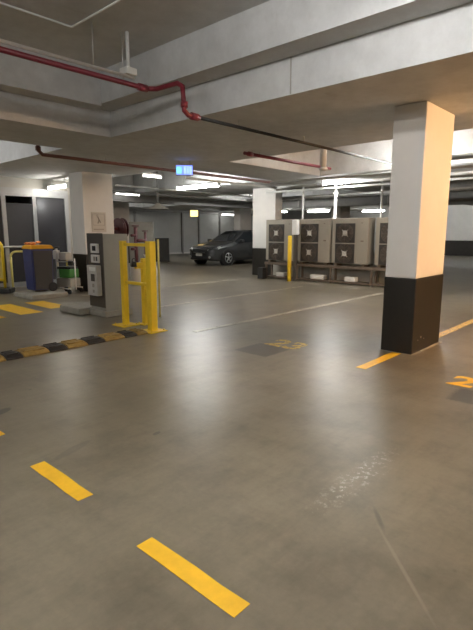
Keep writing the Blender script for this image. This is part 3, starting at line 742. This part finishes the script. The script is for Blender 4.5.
for x in (.04, .32):
    bm = nb(); add_box(bm, x-.03, x+.03, 4.5, 9.3, .42, .498, bev=.005); obj('rail', bm, M['rail'], t)
for y in (4.55, 5.75, 6.97, 8.1, 9.25):
    for x in (.04, .32):
        bm = nb(); add_box(bm, x-.025, x+.025, y-.025, y+.025, .002, .42); obj('leg', bm, M['rail'], t)
bm = nb(); add_box(bm, .02, .34, 4.5, 9.3, .03, .07); obj('bottom_rail', bm, M['rail'], t)
# pale pads between stand legs
for (y, s, lb) in ((8.75, .15, 'small pale drain tray under the left air conditioner'), (7.45, .22, 'white drain tray under the second air conditioner'), (6.4, .16, 'white drain tray under the third air conditioner')):
    tag(boxo('drain_tray', (11.5, 11.7, y-s, y+s, 0.072, .20), M['box_white'] if s > .15 else M['box_grey'], bev=.02), lb, 'tray')
# low barrier wall behind the stand
tag(boxo('low_partition', (11.95, 12.02, 4.2, 9.4, .002, .9), M['station_grey']), 'low grey partition behind the stand of the air conditioners', 'partition')
bm = nb(); add_tube(bm, [(0, 0, 0), (0, 0, 1.27), (0, 0, 1.30)], [.058, .058, .04], 16)
o = obj('bollard', bm, M['yellow_steel']); o.location = (11.1, 8.11, 0); tag(o, 'yellow round bollard in front of the leftmost air conditioner', 'bollard')
tag(boxo('junction_box', (11.1, 11.3, 9.1, 9.3, .001, .34), M['plastic_black'], bev=.01), 'black box on the floor below the leftmost air conditioner', 'box')

# ------------------------------------------------------------ parked car (front towards -x)
def build_car():
    t = thing('parked_car', 'dark charcoal hatchback parked nose left beside the middle column', 'car', (13.9, 14.85, 0), 0)
    S = [  # x, zbot, zbelt, ztop, half widths: bottom, belt, top
        (-.02, .34, .56, .62, .50, .52, .46), (.05, .24, .62, .72, .66, .68, .58), (.22, .20, .70, .80, .80, .79, .66), (.50, .19, .76, .87, .86, .84, .70),
        (.95, .19, .83, .94, .885, .86, .74), (1.28, .19, .90, .99, .885, .87, .75), (1.36, .19, .91, 1.03, .885, .87, .74), (2.10, .19, .95, 1.44, .885, .87, .60),
        (2.16, .19, .955, 1.455, .885, .87, .60), (2.60, .19, .97, 1.50, .885, .87, .60), (2.70, .19, .975, 1.50, .885, .87, .60), (3.40, .19, 1.0, 1.47, .885, .87, .59), (3.52, .19, 1.0, 1.45, .88, .86, .59),
        (3.78, .19, 1.02, 1.40, .87, .85, .57), (4.10, .22, 1.0, 1.06, .84, .82, .66), (4.28, .28, .80, .86, .78, .76, .62)]
    def sec(s):
        x, zb, zl, zt, wb, wl, wt = s
        c = max(0., (zt-zl))
        half = [(0, zb), (wb*.93, zb), (wb, zb+.10), (wb*1.01, zb+(zl-zb)*.55), (wb, zl-.04), (wl, zl), (wt+.03, zt-.05*min(1, c/.3)-.005), (wt*.82, zt-.012), (0, zt+.005)]
        return half
    names = {}
    def grp(key):
        if key not in names: names[key] = (bmesh.new(), {})
        return names[key]
    def quad(key, pts, smooth=True):
        b, d = grp(key); vs = []
        for p in pts:
            q = tuple(round(c, 4) for c in p)
            if q not in d: d[q] = b.verts.new(q)
            vs.append(d[q])
        if len(set(vs)) >= 3:
            try: f = b.faces.new(list(dict.fromkeys(vs))); f.smooth = smooth
            except ValueError: pass
    for i in range(len(S)-1):
        a, b = sec(S[i]), sec(S[i+1])
        for j in range(len(a)-1):
            for s in (1, -1):
                key = 'body'
                if 6 <= i <= 12 and j == 5 and i not in (8-0, 9+0 if False else 9, 11): key = 'side_window'
                if i == 6 and j == 5: key = 'side_window'
                if i == 6 and j == 7: key = 'windscreen'
                if i == 13 and j in (6, 7): key = 'rear_window'
                if i in (9,) and j == 5: key = 'body'
                if i == 8 and j == 5: key = 'side_window'
                if key == 'side_window': key += ('_r' if s > 0 else '_l')
                P4 = [(S[i][0], s*a[j][0], a[j][1]), (S[i][0], s*a[j+1][0], a[j+1][1]), (S[i+1][0], s*b[j+1][0], b[j+1][1]), (S[i+1][0], s*b[j][0], b[j][1])]
                quad(key, P4)
    for e, st in ((0, S[0]), (-1, S[-1])):
        a = sec(st); bb, d = grp('body')
        ring = [(st[0], p[0], p[1]) for p in a] + [(st[0], -p[0], p[1]) for p in a[-2:0:-1]]
        quad('body', ring, False)
    out = {}
    for k, (b, d) in names.items():
        nm = 'side_window' if k.startswith('side_window') else k
        out[k] = obj(nm, b, M['car'] if k == 'body' else M['glass_dark'], t)
    # front details
    bm = nb(); add_box(bm, -.035, .02, -.40, .40, .42, .53, bev=.01); add_box(bm, -.03, .03, -.5, .5, .25, .34, bev=.01); obj('grille', bm, M['plastic_black'], t)
    bm = nb(); add_box(bm, -.04, -.028, -.34, .34, .535, .55); obj('chrome_strip', bm, M['chrome'], t)
    bm = nb(); add_box(bm, -.05, -.036, -.19, .19, .40, .51, bev=.004); obj('number_plate', bm, M['plate'], t)
    for s in (1, -1):
        bm = nb()
        pts = [(.01, .46, .60), (.30, .80, .68), (.52, .845, .745), (.42, .80, .80), (.10, .60, .72), (.0, .46, .66)]
        v = [bm.verts.new((p[0]-.015, s*(p[1]+.012), p[2]+.004)) for p in pts]; w = [bm.verts.new((p[0]+.05, s*(p[1]-.04), p[2]-.02)) for p in pts]
        bm.faces.new(v); bm.faces.new(w[::-1])
        for q in range(6): bm.faces.new((v[q], v[(q+1) % 6], w[(q+1) % 6], w[q]))
        obj('headlight', bm, M['lens'], t)
        bm = nb(); add_tube(bm, [(-.0, s*.58, .36), (.06, s*.58, .36)], .05, 12); obj('fog_lamp', bm, M['lens'], t)
        bm = nb(); add_box(bm, 1.50, 1.66, s*.99-.09, s*.99+.09, .95, 1.08, bev=.03); add_box(bm, 1.56, 1.62, min(s*.86, s*.95), max(s*.86, s*.95), .96, 1.0); obj('wing_mirror', bm, M['car'], t)
        bm = nb(); add_box(bm, 2.3, 2.46, min(s*.885, s*.91), max(s*.885, s*.91), .86, .89, bev=.005); obj('door_handle', bm, M['car'], t)
        bm = nb(); add_box(bm, 2.16, 2.17, min(s*.89, s*.897), max(s*.89, s*.897), .32, .93); add_box(bm, 2.64, 2.65, min(s*.89, s*.897), max(s*.89, s*.897), .32, .93); add_box(bm, 1.1, 3.2, min(s*.885, s*.9), max(s*.885, s*.9), .19, .25); obj('sill_trim', bm, M['plastic_black'], t)
        for x in (.82, 3.40):
            bm = nb(); add_tube(bm, [(x, s*.70, .33), (x, s*.897, .33)], .375, 28); obj('wheel_arch', bm, M['plastic_black'], t)
            bm = nb(); add_tube(bm, [(x, s*.72, .32), (x, s*.90, .32), (x, s*.915, .32)], [.32, .32, .30], 28); w_ = obj('wheel', bm, M['tyre'], t)
            bm = nb(); add_torus(bm, (x, s*.916, .32), .205, .014, 'y', 28, 6); add_tube(bm, [(x, s*.905, .32), (x, s*.925, .32)], .05, 12)
            for k in range(5):
                a = 2*PI*k/5+.3; add_tube(bm, [(x+.03*math.cos(a), s*.92, .32+.03*math.sin(a)), (x+.20*math.cos(a), s*.915, .32+.20*math.sin(a))], [.035, .028], 6)
            obj('rim', bm, M['chrome'], w_)
    return t
build_car()

# ------------------------------------------------------------ world, camera
w = bpy.data.worlds.new('world'); sc.world = w; w.use_nodes = True
w.node_tree.nodes['Background'].inputs[0].default_value = (.5, .5, .5, 1); w.node_tree.nodes['Background'].inputs[1].default_value = .02
cam = bpy.data.cameras.new('camera'); co = bpy.data.objects.new('camera', cam); col.objects.link(co)
cam.sensor_fit = 'VERTICAL'; cam.sensor_height = 24; cam.lens = 24*475/630; cam.clip_start = .05; cam.clip_end = 200
co.location = (0, 0, 1.4); co.rotation_euler = (math.radians(90-9.912), 0, math.radians(42.485-90))
sc.camera = co
sc.view_settings.view_transform = 'Standard'; sc.view_settings.look = 'None'; sc.view_settings.gamma = 1
sc.view_settings.use_curve_mapping = False; sc.view_settings.exposure = 1.92
